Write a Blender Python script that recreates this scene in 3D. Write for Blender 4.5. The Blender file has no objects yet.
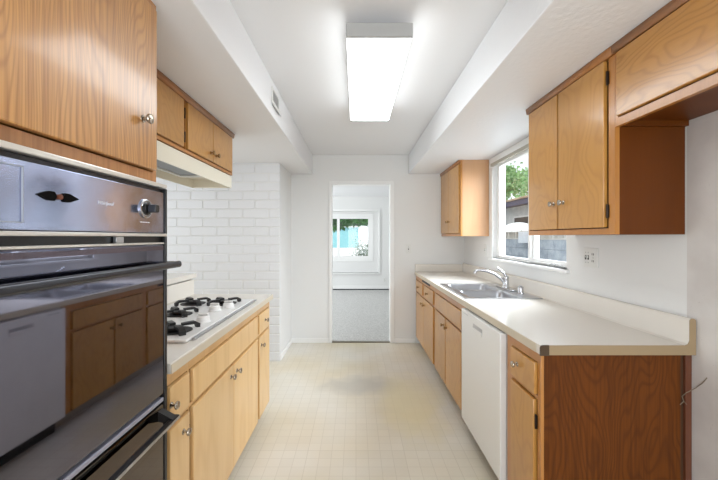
import bpy, bmesh, math, random
from mathutils import Vector, Matrix
random.seed(7)
PI = math.pi
S = bpy.context.scene
COL = S.collection

# ------------------------------------------------------------------ camera
cd = bpy.data.cameras.new('camera')
cd.sensor_fit = 'HORIZONTAL'; cd.sensor_width = 36.0
cd.lens = 36.0 * 335.0 / 718.0
cd.shift_x = 3.0 / 718.0; cd.shift_y = -3.0 / 718.0
cd.clip_start = 0.02; cd.clip_end = 300
cam = bpy.data.objects.new('camera', cd); COL.objects.link(cam)
cam.location = (0, 0, 1.36); cam.rotation_euler = (PI/2, 0, 0)
S.camera = cam

# ------------------------------------------------------------------ world, sun, kitchen window daylight, added fill lamps, exposure
S.view_settings.view_transform = 'Standard'; S.view_settings.look = 'None'
S.view_settings.exposure = 0.58; S.view_settings.gamma = 1.0
S.view_settings.use_curve_mapping = False
W = bpy.data.worlds.new('sky'); S.world = W; W.use_nodes = True
bg = W.node_tree.nodes['Background']
bg.inputs['Color'].default_value = (0.86, 0.93, 1.0, 1); bg.inputs['Strength'].default_value = 1.0

def sun(direction, energy, col):
    l = bpy.data.lights.new('sun', 'SUN'); l.energy = energy; l.color = col; l.angle = 0.02
    o = bpy.data.objects.new('sun', l); COL.objects.link(o)
    o.rotation_euler = Vector(direction).to_track_quat('-Z', 'Y').to_euler()
sun((0.55, 0.55, -0.75), 1.6, (1, 0.96, 0.9))

def area(name, loc, direction, sx, sy, power, col):
    l = bpy.data.lights.new(name, 'AREA'); l.shape = 'RECTANGLE'; l.size = sx; l.size_y = sy
    l.energy = power; l.color = col
    o = bpy.data.objects.new(name, l); COL.objects.link(o); o.location = loc
    o.rotation_euler = Vector(direction).to_track_quat('-Z', 'Y').to_euler()
area('fill_behind_camera', (0.05, -1.74, 1.2), (0, 1, 0.8), 2.0, 2.0, 36, (0.92, 0.96, 1.0))  # added fill lamp behind the camera, aimed up to lift the ceiling
area('fill_dining', (-2.98, 2.4, 1.45), (1, 0, 0), 1.7, 1.3, 9, (0.95, 0.97, 1.0))  # made-up lamp that brightens the brick wall; no source is seen here
area('fill_living', (-2.98, 6.6, 1.4), (1, 0, 0), 2.6, 1.5, 58, (0.93, 0.97, 1.0))  # unseen side lamp, added to light the carpeted room
area('daylight_kitchen_window', (2.45, 2.7, 2.5), (-1, 0.05, -0.7), 1.6, 1.2, 160, (0.84, 0.92, 1.0))
LAMP = 4.7        # radiance of the fluorescent diffuser

# ------------------------------------------------------------------ materials
def newmat(name):
    m = bpy.data.materials.new(name); m.use_nodes = True
    return m, m.node_tree, m.node_tree.nodes['Principled BSDF']
def lin(c):
    f = lambda v: (v/255.0)/12.92 if v/255.0 <= 0.04045 else (((v/255.0)+0.055)/1.055)**2.4
    return (f(c[0]), f(c[1]), f(c[2]), 1)
def nd(t, typ, **kw):
    n = t.nodes.new(typ)
    for k, v in kw.items():
        if k in n.inputs: n.inputs[k].default_value = v
        else: setattr(n, k, v)
    return n
def ramp(t, stops):
    n = t.nodes.new('ShaderNodeValToRGB'); e = n.color_ramp.elements
    e[0].position, e[0].color = stops[0]; e[1].position, e[1].color = stops[-1]
    for p, c in stops[1:-1]:
        x = e.new(p); x.color = c
    return n
def mixc(t, fac, a, b, blend='MIX'):
    n = t.nodes.new('ShaderNodeMix'); n.data_type = 'RGBA'; n.blend_type = blend
    for i, v in ((0, fac), (6, a), (7, b)):
        if hasattr(v, 'links') or hasattr(v, 'is_output'): t.links.new(v, n.inputs[i])
        else: n.inputs[i].default_value = v
    return n.outputs[2]

def plain(name, c, rough=0.5, metal=0.0, spec=0.5, bump=0.0, bscale=60, coat=0.0):
    m, t, b = newmat(name)
    b.inputs['Base Color'].default_value = lin(c); b.inputs['Roughness'].default_value = rough
    b.inputs['Metallic'].default_value = metal; b.inputs['Specular IOR Level'].default_value = spec
    b.inputs['Coat Weight'].default_value = coat
    if bump:
        tc = nd(t, 'ShaderNodeTexCoord')
        n = nd(t, 'ShaderNodeTexNoise', Scale=bscale, Detail=4.0)
        t.links.new(tc.outputs['Object'], n.inputs['Vector'])
        bp = nd(t, 'ShaderNodeBump', Strength=bump, Distance=0.004)
        t.links.new(n.outputs['Fac'], bp.inputs['Height']); t.links.new(bp.outputs['Normal'], b.inputs['Normal'])
    return m

def wood(name, light, dark, sxy=2.2, sz=0.32, freq=9.0, contrast=0.5, fiber=0.35, rough=0.3, seed=0.0, coat=0.45, axis='z', lf=0.0, spec=0.5):
    m, t, b = newmat(name)
    tc = nd(t, 'ShaderNodeTexCoord'); oi = nd(t, 'ShaderNodeObjectInfo')
    add = nd(t, 'ShaderNodeVectorMath', operation='ADD')
    mul = nd(t, 'ShaderNodeMath', operation='MULTIPLY'); mul.inputs[1].default_value = 17.0
    t.links.new(oi.outputs['Random'], mul.inputs[0])
    cb = nd(t, 'ShaderNodeCombineXYZ')
    t.links.new(mul.outputs[0], cb.inputs[0]); t.links.new(mul.outputs[0], cb.inputs[1])
    cb.inputs[2].default_value = seed
    t.links.new(tc.outputs['Object'], add.inputs[0]); t.links.new(cb.outputs[0], add.inputs[1])
    mp = nd(t, 'ShaderNodeMapping')
    mp.inputs['Scale'].default_value = (sxy, sxy, sz) if axis == 'z' else (sxy, sz, sxy)
    t.links.new(add.outputs[0], mp.inputs['Vector'])
    n1 = nd(t, 'ShaderNodeTexNoise', Scale=1.6, Detail=2.0, Roughness=0.45, Distortion=0.25)
    t.links.new(mp.outputs[0], n1.inputs['Vector'])
    f = nd(t, 'ShaderNodeMath', operation='MULTIPLY'); f.inputs[1].default_value = freq * 6.283
    t.links.new(n1.outputs['Fac'], f.inputs[0])
    sx = nd(t, 'ShaderNodeSeparateXYZ'); t.links.new(tc.outputs['Object'], sx.inputs[0])
    sm = nd(t, 'ShaderNodeMath', operation='ADD'); t.links.new(sx.outputs[0], sm.inputs[0]); t.links.new(sx.outputs[1], sm.inputs[1])
    ml = nd(t, 'ShaderNodeMath', operation='MULTIPLY_ADD'); ml.inputs[1].default_value = lf*6.283
    t.links.new(sm.outputs[0], ml.inputs[0]); t.links.new(f.outputs[0], ml.inputs[2])
    s = nd(t, 'ShaderNodeMath', operation='SINE'); t.links.new(ml.outputs[0], s.inputs[0])
    mr = nd(t, 'ShaderNodeMapRange'); mr.inputs[1].default_value = -1; mr.inputs[2].default_value = 1
    t.links.new(s.outputs[0], mr.inputs[0])
    pw = nd(t, 'ShaderNodeMath', operation='POWER'); pw.inputs[1].default_value = 3.2
    t.links.new(mr.outputs[0], pw.inputs[0])
    mp2 = nd(t, 'ShaderNodeMapping')
    mp2.inputs['Scale'].default_value = (110, 110, 3.0) if axis == 'z' else (110, 3.0, 110)
    t.links.new(add.outputs[0], mp2.inputs['Vector'])
    n2 = nd(t, 'ShaderNodeTexNoise', Scale=1.0, Detail=3.0); t.links.new(mp2.outputs[0], n2.inputs['Vector'])
    n3 = nd(t, 'ShaderNodeTexNoise', Scale=0.9, Detail=2.0); t.links.new(mp.outputs[0], n3.inputs['Vector'])
    k = nd(t, 'ShaderNodeMath', operation='MULTIPLY'); k.inputs[1].default_value = contrast
    t.links.new(pw.outputs[0], k.inputs[0])
    base = mixc(t, k.outputs[0], lin(light), lin(dark))
    r2 = ramp(t, [(0.42, (0, 0, 0, 1)), (0.68, (1, 1, 1, 1))]); t.links.new(n2.outputs['Fac'], r2.inputs[0])
    k2 = nd(t, 'ShaderNodeMath', operation='MULTIPLY'); k2.inputs[1].default_value = fiber
    t.links.new(r2.outputs[0], k2.inputs[0])
    c2 = mixc(t, k2.outputs[0], base, lin(dark))
    r3 = ramp(t, [(0.35, (0.91, 0.90, 0.88, 1)), (0.7, (1.06, 1.05, 1.02, 1))]); t.links.new(n3.outputs['Fac'], r3.inputs[0])
    c3 = mixc(t, 1.0, c2, r3.outputs[0], 'MULTIPLY')
    t.links.new(c3, b.inputs['Base Color'])
    b.inputs['Roughness'].default_value = rough; b.inputs['Coat Weight'].default_value = coat
    b.inputs['Coat Roughness'].default_value = 0.13; b.inputs['Specular IOR Level'].default_value = spec
    bp = nd(t, 'ShaderNodeBump', Strength=0.08, Distance=0.001)
    t.links.new(n2.outputs['Fac'], bp.inputs['Height']); t.links.new(bp.outputs['Normal'], b.inputs['Normal'])
    return m

M = {}
M['wall'] = plain('white_wall_paint', (228, 228, 226), 0.55, bump=0.12, bscale=45)
M['ceiling'] = plain('white_ceiling_paint', (234, 234, 235), 0.7, bump=0.15, bscale=35)
M['texture'] = plain('knockdown_paint', (233, 234, 236), 0.42, bump=0.45, bscale=38)
M['trimw'] = plain('white_gloss_trim', (238, 238, 236), 0.3)
M['brick'] = plain('white_painted_brick', (226, 227, 228), 0.5, bump=0.3, bscale=50)
M['mortar'] = plain('painted_mortar', (214, 215, 216), 0.7, bump=0.3, bscale=80)
M['oak'] = wood('oak_veneer', (212, 158, 96), (156, 102, 52), sxy=2.2, sz=0.6, freq=30, contrast=0.45, fiber=0.65, lf=85, rough=0.3, seed=3.1)
M['frame_oak'] = wood('oak_frame', (194, 138, 84), (148, 94, 50), sxy=3, sz=0.25, freq=6, contrast=0.25, fiber=0.45, rough=0.35, seed=1.3)
M['birch'] = wood('birch_ply', (196, 144, 74), (166, 110, 46), sxy=2.4, sz=1.1, freq=17, contrast=0.3, fiber=0.14, rough=0.28, seed=8.2)
M['birch_wavy'] = wood('birch_wavy', (192, 138, 68), (148, 92, 34), sxy=3.4, sz=1.5, freq=16, contrast=0.42, fiber=0.14, rough=0.25, seed=8.2, axis='y')
M['birch_lit'] = wood('birch_lit_side', (208, 164, 124), (188, 138, 94), sxy=2.2, sz=0.4, freq=4, contrast=0.2, fiber=0.12, rough=0.28, seed=1.2)  # paler birch copy; the light on this side is put into the colour
M['birch_frame'] = wood('birch_frame', (190, 130, 64), (156, 98, 40), sxy=3, sz=0.3, freq=5, contrast=0.25, fiber=0.2, rough=0.32, seed=5.5)
M['pale'] = wood('pale_birch', (224, 186, 130), (198, 150, 92), sxy=2.4, sz=0.4, freq=6, contrast=0.28, fiber=0.15, rough=0.35, seed=2.7)
M['pale_frame'] = wood('pale_birch_frame', (214, 171, 114), (190, 140, 84), sxy=3, sz=0.3, freq=5, contrast=0.2, fiber=0.18, rough=0.38, seed=4.4)
M['brown'] = wood('brown_oak_panel', (108, 58, 14), (70, 35, 8), sxy=2.8, sz=0.9, freq=24, contrast=0.42, lf=24, fiber=0.5, rough=0.5, seed=6.1, coat=0.0, spec=0.2)
M['brown_ply'] = wood('brown_ply_side', (100, 51, 9), (82, 41, 6), sxy=2.2, sz=0.4, freq=4, contrast=0.2, fiber=0.15, rough=0.4, seed=9.3, coat=0.0, spec=0.25)
M['crown'] = wood('dark_crown', (168, 112, 62), (120, 74, 36), sxy=3, sz=3, freq=3, contrast=0.2, fiber=0.3, rough=0.4, seed=2.2, axis='y')
M['redwood'] = wood('reddish_strip', (104, 56, 32), (76, 38, 20), sxy=4, sz=0.3, freq=4, contrast=0.3, fiber=0.3, rough=0.5, seed=7.7)
M['interior'] = plain('cabinet_interior', (70, 45, 25), 0.8)
M['toe'] = plain('toe_kick_vinyl', (150, 142, 130), 0.6)
M['laminate'] = plain('cream_laminate', (226, 220, 210), 0.2, bump=0.03, bscale=200)
M['laminate_edge'] = plain('beige_laminate_edge', (202, 190, 168), 0.35)
M['laminate_end'] = plain('tan_laminate_end', (160, 138, 106), 0.5)
M['capmetal'] = plain('worn_corner', (84, 66, 48), 0.45, metal=0.3)
M['steel'] = plain('brushed_steel', (190, 192, 196), 0.28, metal=1.0)
M['chrome'] = plain('chrome', (196, 196, 198), 0.2, metal=1.0)
M['pewter'] = plain('satin_nickel', (176, 166, 152), 0.25, metal=1.0)
M['brass'] = plain('aged_brass', (150, 118, 76), 0.3, metal=1.0)
M['hinge'] = plain('bronze_hinge', (48, 34, 24), 0.4, metal=0.6)
M['blackm'] = plain('black_enamel', (18, 18, 20), 0.3)
M['castiron'] = plain('cast_iron', (28, 28, 30), 0.5)
M['soot'] = plain('flat_black', (10, 9, 9), 0.8, spec=0.1)
M['brightm'] = plain('bright_trim', (228, 224, 216), 0.3, metal=0.6)
M['whiteapp'] = plain('white_enamel', (232, 232, 230), 0.22)
M['cream'] = plain('cream_enamel', (236, 230, 212), 0.3)
M['dwside'] = plain('dishwasher_side', (206, 190, 180), 0.4)
M['plastic'] = plain('white_plastic', (226, 226, 222), 0.35)
M['slot'] = plain('dark_slot', (40, 40, 40), 0.6)
M['grayp'] = plain('gray_plastic', (172, 172, 172), 0.4)
M['strip'] = plain('pale_blue_steel', (176, 178, 196), 0.3, metal=0.5)
M['tan_rail'] = plain('headrail', (170, 165, 152), 0.5)
M['filter'] = plain('filter_mesh', (120, 122, 122), 0.4, metal=0.7)
M['ink'] = plain('pale_ink', (240, 240, 245), 0.4)

def mirror_glass(name, col, rough, smudge):
    m, t, b = newmat(name)
    b.inputs['Metallic'].default_value = 1.0
    tc = nd(t, 'ShaderNodeTexCoord')
    n = nd(t, 'ShaderNodeTexNoise', Scale=9.0, Detail=6.0, Roughness=0.65)
    t.links.new(tc.outputs['Object'], n.inputs['Vector'])
    r = ramp(t, [(0.4, (rough, rough, rough, 1)), (0.75, (rough+smudge, rough+smudge, rough+smudge, 1))])
    t.links.new(n.outputs['Fac'], r.inputs[0]); t.links.new(r.outputs[0], b.inputs['Roughness'])
    c = lin(col); hi = tuple(min(1, v*1.25) for v in c[:3]) + (1,)
    t.links.new(mixc(t, n.outputs['Fac'], c, hi), b.inputs['Base Color'])
    return m
M['panelglass'] = mirror_glass('control_panel_glass', (166, 172, 196), 0.12, 0.14)
M['ovenglass'] = mirror_glass('smoked_oven_glass', (120, 120, 134), 0.015, 0.05)
M['lowerglass'] = mirror_glass('smoked_broiler_glass', (100, 92, 86), 0.02, 0.06)

def emis(name, c, s):
    m, t, b = newmat(name)
    b.inputs['Base Color'].default_value = lin((240, 240, 236)); b.inputs['Emission Color'].default_value = c
    b.inputs['Emission Strength'].default_value = s
    return m
M['lens'] = emis('lit_diffuser', (0.92, 0.97, 1.0, 1), LAMP)

def glass(name, tint=(1, 1, 1)):
    m = bpy.data.materials.new(name); m.use_nodes = True; t = m.node_tree
    t.nodes.clear()
    out = nd(t, 'ShaderNodeOutputMaterial'); mx = nd(t, 'ShaderNodeMixShader')
    tr = nd(t, 'ShaderNodeBsdfTransparent'); tr.inputs[0].default_value = tint + (1,)
    gl = nd(t, 'ShaderNodeBsdfGlossy'); gl.inputs['Roughness'].default_value = 0.02
    mx.inputs[0].default_value = 0.04
    t.links.new(tr.outputs[0], mx.inputs[1]); t.links.new(gl.outputs[0], mx.inputs[2])
    t.links.new(mx.outputs[0], out.inputs[0])
    return m
M['glass'] = glass('window_glass')

def floor_mat():
    m, t, b = newmat('vinyl_floor')
    g = nd(t, 'ShaderNodeNewGeometry')
    br = nd(t, 'ShaderNodeTexBrick'); br.offset = 0.0; br.squash = 1.0
    for k, v in (('Scale', 1.0), ('Mortar Size', 0.0022), ('Mortar Smooth', 0.4), ('Bias', 0.0), ('Brick Width', 0.0762), ('Row Height', 0.0762)):
        br.inputs[k].default_value = v
    br.inputs['Color1'].default_value = (1, 1, 1, 1); br.inputs['Color2'].default_value = (0.965, 0.965, 0.96, 1)
    br.inputs['Mortar'].default_value = (0.86, 0.85, 0.83, 1)
    t.links.new(g.outputs['Position'], br.inputs['Vector'])
    br2 = nd(t, 'ShaderNodeTexBrick'); br2.offset = 0.0
    for k, v in (('Scale', 1.0), ('Mortar Size', 0.0015), ('Mortar Smooth', 0.5), ('Brick Width', 0.3048), ('Row Height', 0.3048)):
        br2.inputs[k].default_value = v
    br2.inputs['Color1'].default_value = (1, 1, 1, 1); br2.inputs['Color2'].default_value = (0.955, 0.955, 0.945, 1)
    br2.inputs['Mortar'].default_value = (0.93, 0.92, 0.9, 1)
    t.links.new(g.outputs['Position'], br2.inputs['Vector'])
    n = nd(t, 'ShaderNodeTexNoise', Scale=1.1, Detail=2.0); t.links.new(g.outputs['Position'], n.inputs['Vector'])
    r = ramp(t, [(0.38, lin((224, 218, 206))), (0.62, lin((217, 205, 180)))]); t.links.new(n.outputs['Fac'], r.inputs[0])
    c = mixc(t, 1.0, r.outputs[0], br.outputs['Color'], 'MULTIPLY')
    c = mixc(t, 1.0, c, br2.outputs['Color'], 'MULTIPLY')
    def blob(x, y, rx, ry, lo, hi):      # worn / yellowed patches with a shape of their own
        mp = nd(t, 'ShaderNodeMapping'); mp.vector_type = 'POINT'
        mp.inputs['Location'].default_value = (-x/rx, -y/ry, 0); mp.inputs['Scale'].default_value = (1/rx, 1/ry, 0)
        t.links.new(g.outputs['Position'], mp.inputs['Vector'])
        nn = nd(t, 'ShaderNodeTexNoise', Scale=5.0, Detail=3.0); t.links.new(g.outputs['Position'], nn.inputs['Vector'])
        ln = nd(t, 'ShaderNodeVectorMath', operation='LENGTH'); t.links.new(mp.outputs[0], ln.inputs[0])
        ad = nd(t, 'ShaderNodeMath', operation='ADD'); t.links.new(ln.outputs['Value'], ad.inputs[0]); t.links.new(nn.outputs['Fac'], ad.inputs[1])
        q = nd(t, 'ShaderNodeMapRange'); q.inputs[1].default_value = 1.55; q.inputs[2].default_value = 0.95
        q.inputs[3].default_value = lo; q.inputs[4].default_value = hi
        t.links.new(ad.outputs[0], q.inputs[0])
        return q.outputs[0]
    c = mixc(t, blob(0.03, 3.08, 0.42, 0.22, 0, 0.75), c, lin((186, 180, 168)))
    c = mixc(t, blob(0.45, 2.75, 0.28, 0.6, 0, 0.6), c, lin((222, 209, 166)))
    t.links.new(c, b.inputs['Base Color'])
    b.inputs['Roughness'].default_value = 0.32
    return m
M['floor'] = floor_mat()

def noisy(name, c1, c2, scale, rough=0.9, bump=0.5, dist=0.01):
    m, t, b = newmat(name)
    tc = nd(t, 'ShaderNodeTexCoord'); n = nd(t, 'ShaderNodeTexNoise', Scale=scale, Detail=5.0)
    t.links.new(tc.outputs['Object'], n.inputs['Vector'])
    r = ramp(t, [(0.35, lin(c1)), (0.65, lin(c2))]); t.links.new(n.outputs['Fac'], r.inputs[0])
    t.links.new(r.outputs[0], b.inputs['Base Color']); b.inputs['Roughness'].default_value = rough
    if bump:
        bp = nd(t, 'ShaderNodeBump', Strength=bump, Distance=dist)
        t.links.new(n.outputs['Fac'], bp.inputs['Height']); t.links.new(bp.outputs['Normal'], b.inputs['Normal'])
    return m
M['carpet'] = noisy('gray_carpet', (176, 175, 172), (204, 203, 200), 60, 1.0, 0.6)
M['scuffed'] = noisy('scuffed_shaded_wall', (204, 199, 195), (218, 214, 210), 5, 0.6, 0.15)  # real scuffs on a base darkened for the shade of the refrigerator bay
def speckle(m):
    t = m.node_tree; b = t.nodes['Principled BSDF']
    src = b.inputs['Base Color'].links[0].from_socket
    tc = nd(t, 'ShaderNodeTexCoord'); n = nd(t, 'ShaderNodeTexNoise', Scale=26.0, Detail=5.0, Roughness=0.7, Distortion=1.5)
    t.links.new(tc.outputs['Object'], n.inputs['Vector'])
    r = ramp(t, [(0.66, (0, 0, 0, 1)), (0.74, (1, 1, 1, 1))]); t.links.new(n.outputs['Fac'], r.inputs[0])
    k = nd(t, 'ShaderNodeMath', operation='MULTIPLY'); k.inputs[1].default_value = 0.55
    t.links.new(r.outputs[0], k.inputs[0])
    t.links.new(mixc(t, k.outputs[0], src, lin((120, 110, 102))), b.inputs['Base Color'])
speckle(M['scuffed'])
M['yard'] = noisy('pale_concrete', (196, 196, 192), (222, 222, 218), 2, 0.9, 0.1)
M['cmu'] = noisy('gray_block', (122, 132, 142), (150, 158, 166), 6, 0.9, 0.3)
M['cmuj'] = plain('block_joint', (104, 112, 120), 0.9)
M['stucco'] = noisy('neighbour_stucco', (206, 208, 208), (224, 224, 222), 4, 0.9, 0.2)
M['shingle'] = noisy('brown_shingles', (150, 128, 108), (186, 164, 142), 3, 0.9, 0.3)
M['fascia'] = plain('dark_blue_fascia', (52, 58, 86), 0.6)
M['turq'] = noisy('turquoise_paint', (128, 188, 196), (144, 198, 204), 1, 0.8, 0)
M['bark'] = noisy('bark', (90, 74, 58), (130, 110, 90), 8, 0.9, 0.4)
def leafmat(name, a, b_):
    m = noisy(name, a, b_, 3.0, 0.6, 0)
    return m
M['leaf_deep'] = leafmat('deep_leaves', (24, 82, 26), (70, 150, 56))
M['leaf_light'] = leafmat('light_leaves', (96, 150, 80), (170, 200, 150))
M['leaf_bush'] = leafmat('bush_leaves', (48, 84, 48), (96, 124, 84))
M['petal'] = plain('white_petals', (240, 240, 240), 0.6)
M['web'] = plain('cobweb', (136, 124, 106), 0.9)

# ------------------------------------------------------------------ mesh helpers
class MB:
    def __init__(self): self.b = bmesh.new()
    def box(self, x0, x1, y0, y1, z0, z1, bev=0.0, seg=2):
        x0, x1 = min(x0, x1), max(x0, x1); y0, y1 = min(y0, y1), max(y0, y1); z0, z1 = min(z0, z1), max(z0, z1)
        t = bmesh.new()
        r = bmesh.ops.create_cube(t, size=1)
        for v in t.verts:
            v.co = Vector(((x0+x1)/2 + v.co.x*(x1-x0), (y0+y1)/2 + v.co.y*(y1-y0), (z0+z1)/2 + v.co.z*(z1-z0)))
        if bev > 0:
            bev = min(bev, 0.45*min(x1-x0, y1-y0, z1-z0))
            bmesh.ops.bevel(t, geom=list(t.edges), offset=bev, segments=seg, profile=0.5, affect='EDGES')
        self.merge(t); return self
    def merge(self, t, mat=None):
        mp = {}
        for v in t.verts: mp[v] = self.b.verts.new(mat @ v.co if mat else v.co)
        for f in t.faces:
            f.normal_update()
            try: self.b.faces.new([mp[v] for v in f.verts]).smooth = max(abs(q) for q in f.normal) < 0.999
            except ValueError: pass
        t.free()
    def poly(self, pts):
        self.b.faces.new([self.b.verts.new(p) for p in pts]); return self
    def ring(self, pts): return [self.b.verts.new(p) for p in pts]
    def skin(self, rings, cap=True, closed=False):
        for i in range(len(rings) - (0 if closed else 1)):
            a, c = rings[i], rings[(i+1) % len(rings)]; n = len(a)
            for k in range(n):
                try: self.b.faces.new((a[k], a[(k+1) % n], c[(k+1) % n], c[k])).smooth = True
                except ValueError: pass
        if cap and not closed:
            for r in (rings[0], rings[-1]):
                try: self.b.faces.new(r)
                except ValueError: pass
        return self
    def lathe(self, o, axis, prof, n=20):
        o = Vector(o); a = Vector(axis).normalized()
        u = a.orthogonal().normalized(); w = a.cross(u)
        rs = [self.ring([o + a*h + (u*math.cos(2*PI*k/n) + w*math.sin(2*PI*k/n))*max(r, 1e-4) for k in range(n)]) for r, h in prof]
        return self.skin(rs)
    def tube(self, pts, r, n=10):
        pts = [Vector(p) for p in pts]
        rr = r if isinstance(r, (list, tuple)) else [r]*len(pts)
        up = None; rs = []
        for i, p in enumerate(pts):
            d = (pts[min(i+1, len(pts)-1)] - pts[max(i-1, 0)]).normalized()
            if up is None: up = d.orthogonal().normalized()
            u = (up - d*up.dot(d))
            if u.length < 1e-5: u = d.orthogonal()
            u.normalize(); up = u; w = d.cross(u)
            rs.append(self.ring([p + (u*math.cos(2*PI*k/n) + w*math.sin(2*PI*k/n))*rr[i] for k in range(n)]))
        return self.skin(rs)
    def prism(self, poly, axis, a, c):
        def P(p, h):
            return Vector((h, p[0], p[1])) if axis == 'x' else Vector((p[0], h, p[1])) if axis == 'y' else Vector((p[0], p[1], h))
        return self.skin([self.ring([P(p, a) for p in poly]), self.ring([P(p, c) for p in poly])])
    def build(self, name, mat, parent=None, smooth=True):
        bmesh.ops.recalc_face_normals(self.b, faces=list(self.b.faces))
        me = bpy.data.meshes.new(name)
        inv = Vector((0, 0, 0))
        p = parent
        while p is not None:
            inv += Vector(p.location); p = p.parent
        if parent is None:
            xs = [v.co for v in self.b.verts]
            lo = Vector((min(c.x for c in xs), min(c.y for c in xs), min(c.z for c in xs)))
            hi = Vector((max(c.x for c in xs), max(c.y for c in xs), max(c.z for c in xs)))
            inv = Vector(((lo.x+hi.x)/2, (lo.y+hi.y)/2, lo.z))
        for v in self.b.verts: v.co -= inv
        self.b.to_mesh(me); self.b.free()
        me.materials.append(mat)
        if smooth:
            flags = [False]*len(me.polygons); me.polygons.foreach_get('use_smooth', flags)
            me.set_sharp_from_angle(angle=math.radians(35))
            me.polygons.foreach_set('use_smooth', flags)      # broad flat faces keep their own normals
        o = bpy.data.objects.new(name, me); COL.objects.link(o)
        if parent is not None: o.parent = parent
        else: o.location = inv
        return o
def thing(name, label, cat, loc, group=None):
    o = bpy.data.objects.new(name, None); COL.objects.link(o); o.location = loc; o.empty_display_size = 0.1
    o['label'] = label; o['category'] = cat
    if group: o['group'] = group
    return o
def tag(o, label, cat, group=None, kind=None):
    o['label'] = label; o['category'] = cat
    if group: o['group'] = group
    if kind: o['kind'] = kind
    return o
def struct(o, label=None):
    o['kind'] = 'structure'
    if label: o['label'] = label
    o['category'] = 'structure'
    return o
def cells(u0, u1, v0, v1, holes):
    """rectangles that tile (u0..u1, v0..v1) minus the holes"""
    us = sorted({u0, u1} | {h[i] for h in holes for i in (0, 1) if u0 < h[i] < u1})
    out = []
    for a, c in zip(us, us[1:]):
        m = (a+c)/2; v = v0
        for h in sorted([h for h in holes if h[0] < m < h[1]], key=lambda h: h[2]):
            if h[2] > v + 1e-6: out.append((a, c, v, h[2]))
            v = max(v, h[3])
        if v < v1 - 1e-6: out.append((a, c, v, v1))
    return out

# ------------------------------------------------------------------ the room
XR, XL, YF, YB, ZC, ZS = 1.395, -1.30, 4.31, -1.80, 2.415, 2.17
struct(MB().box(-3.0, XR, YB, 4.37, -0.06, 0).build('floor', M['floor']), 'cream vinyl floor with a faint small square tile pattern')
struct(MB().box(-3.0, XR+0.12, YB-0.1, YF+0.12, ZC, ZC+0.15).build('ceiling', M['ceiling']), 'flat white kitchen ceiling')
# soffits
struct(MB().box(0.675, XR, YB, YF, ZS, ZC, 0.006).build('soffit_right', M['texture']), 'white boxed soffit above the wall cabinets by the window')
struct(MB().box(-1.62, -0.56, YB, YF, ZS, ZC, 0.006).build('soffit_left', M['ceiling']), 'white boxed soffit with an air register above the range hood')
# right wall with the window opening
WY0, WY1, WZ0, WZ1 = 2.215, 3.42, 1.145, 2.095
mb = MB()
for a, c, v, w in cells(1.412, YF+0.12, 0, ZC, [(WY0, WY1, WZ0, WZ1)]): mb.box(XR, XR+0.13, a, c, v, w)
struct(mb.build('wall_right', M['wall']), 'white wall holding the kitchen window')
struct(MB().box(XR, XR+0.13, YB-0.1, 1.412, 0, ZC).build('wall_right', M['scuffed']), 'scuffed white wall, darkened in colour for the shade of the empty refrigerator bay')
# far wall with the doorway
DX0, DX1, DZ = -0.309, 0.438, 2.036
mb = MB()
for a, c, v, w in cells(-0.83, XR+0.13, 0, ZC, [(DX0-0.012, DX1+0.012, -1, DZ+0.012)]): mb.box(a, c, YF, YF+0.12, v, w)
struct(mb.build('wall_far', M['wall']), 'white end wall with an open doorway')
# brick wall facing the camera and the side of its chase
BY = 3.66
mb = MB()
h, L, z = 0.0975, 0.284, 1.08 - 11*0.0975
row = -11
while z < ZC:
    x1 = -0.832; xj = (-1.103 if row % 2 == 0 else -0.955)
    edges = [x1]; e = xj
    while e > -3.0: edges.append(e); e -= L
    edges.append(-3.0)
    z0, z1 = max(z+0.005, 0), min(z+h-0.005, ZC)
    for a, c in zip(edges, edges[1:]):
        if z1 - z0 > 0.01 and a - c > 0.03:
            j = random.uniform(-0.0015, 0.0015)
            mb.box(c+0.005, a-(0.005 if a < x1 else 0), BY+j, BY+0.03, z0, z1, 0.004, 1)
    z += h; row += 1
brick = struct(mb.build('wall_brick', M['brick']), 'white painted brick wall beyond the cooktop counter')
struct(MB().box(-3.0, -0.834, BY+0.005, YF, 0, ZC).build('wall_chase', M['wall'], None), 'white side of the brick chimney chase')
# left kitchen wall behind the oven, wall at back, dining side
struct(MB().box(XL-0.12, XL, YB, 1.17, 0, ZC).build('wall_left', M['wall']), 'white wall behind the oven cabinet')
struct(MB().box(-3.0, XL-0.12, 1.05, 1.17, 0, ZC).build('wall_dining', M['wall']), 'white dining side wall')
mb = MB()
for a, c, v, w in cells(1.05, YF, 0, ZC, [(1.55, 3.25, 0.8, 2.1)]): mb.box(-3.12, -3.0, a, c, v, w)
struct(mb.build('wall_dining_opening', M['wall']), 'white dining wall with an added opening at the fill lamp')  # opening added for the dining fill lamp
mb = MB()
for a, c, v, w in cells(XL-0.12, XR+0.13, 0, ZC, [(-0.95, 1.05, -1, 2.2)]): mb.box(a, c, YB-0.1, YB, v, w)
struct(mb.build('wall_back', M['wall']), 'white wall behind the viewer with an added door opening at the fill lamp')
mb = MB()
for x in (-0.95, 0.03, 1.0): mb.box(x, x+0.05, YB-0.07, YB-0.02, 0, 2.2)
for z in (0, 2.15): mb.box(-0.9, 1.0, YB-0.07, YB-0.02, z, z+0.05)
struct(mb.build('door_2', M['trimw']), 'added white framed patio door around the fill lamp behind the viewer')  # patio door made up to frame the fill lamp
# half wall behind the cooktop
struct(MB().box(-1.42, -1.292, 1.175, 2.615, 0, 1.04).build('wall_half', M['wall']), 'low half wall carrying the bar ledge')
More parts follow.
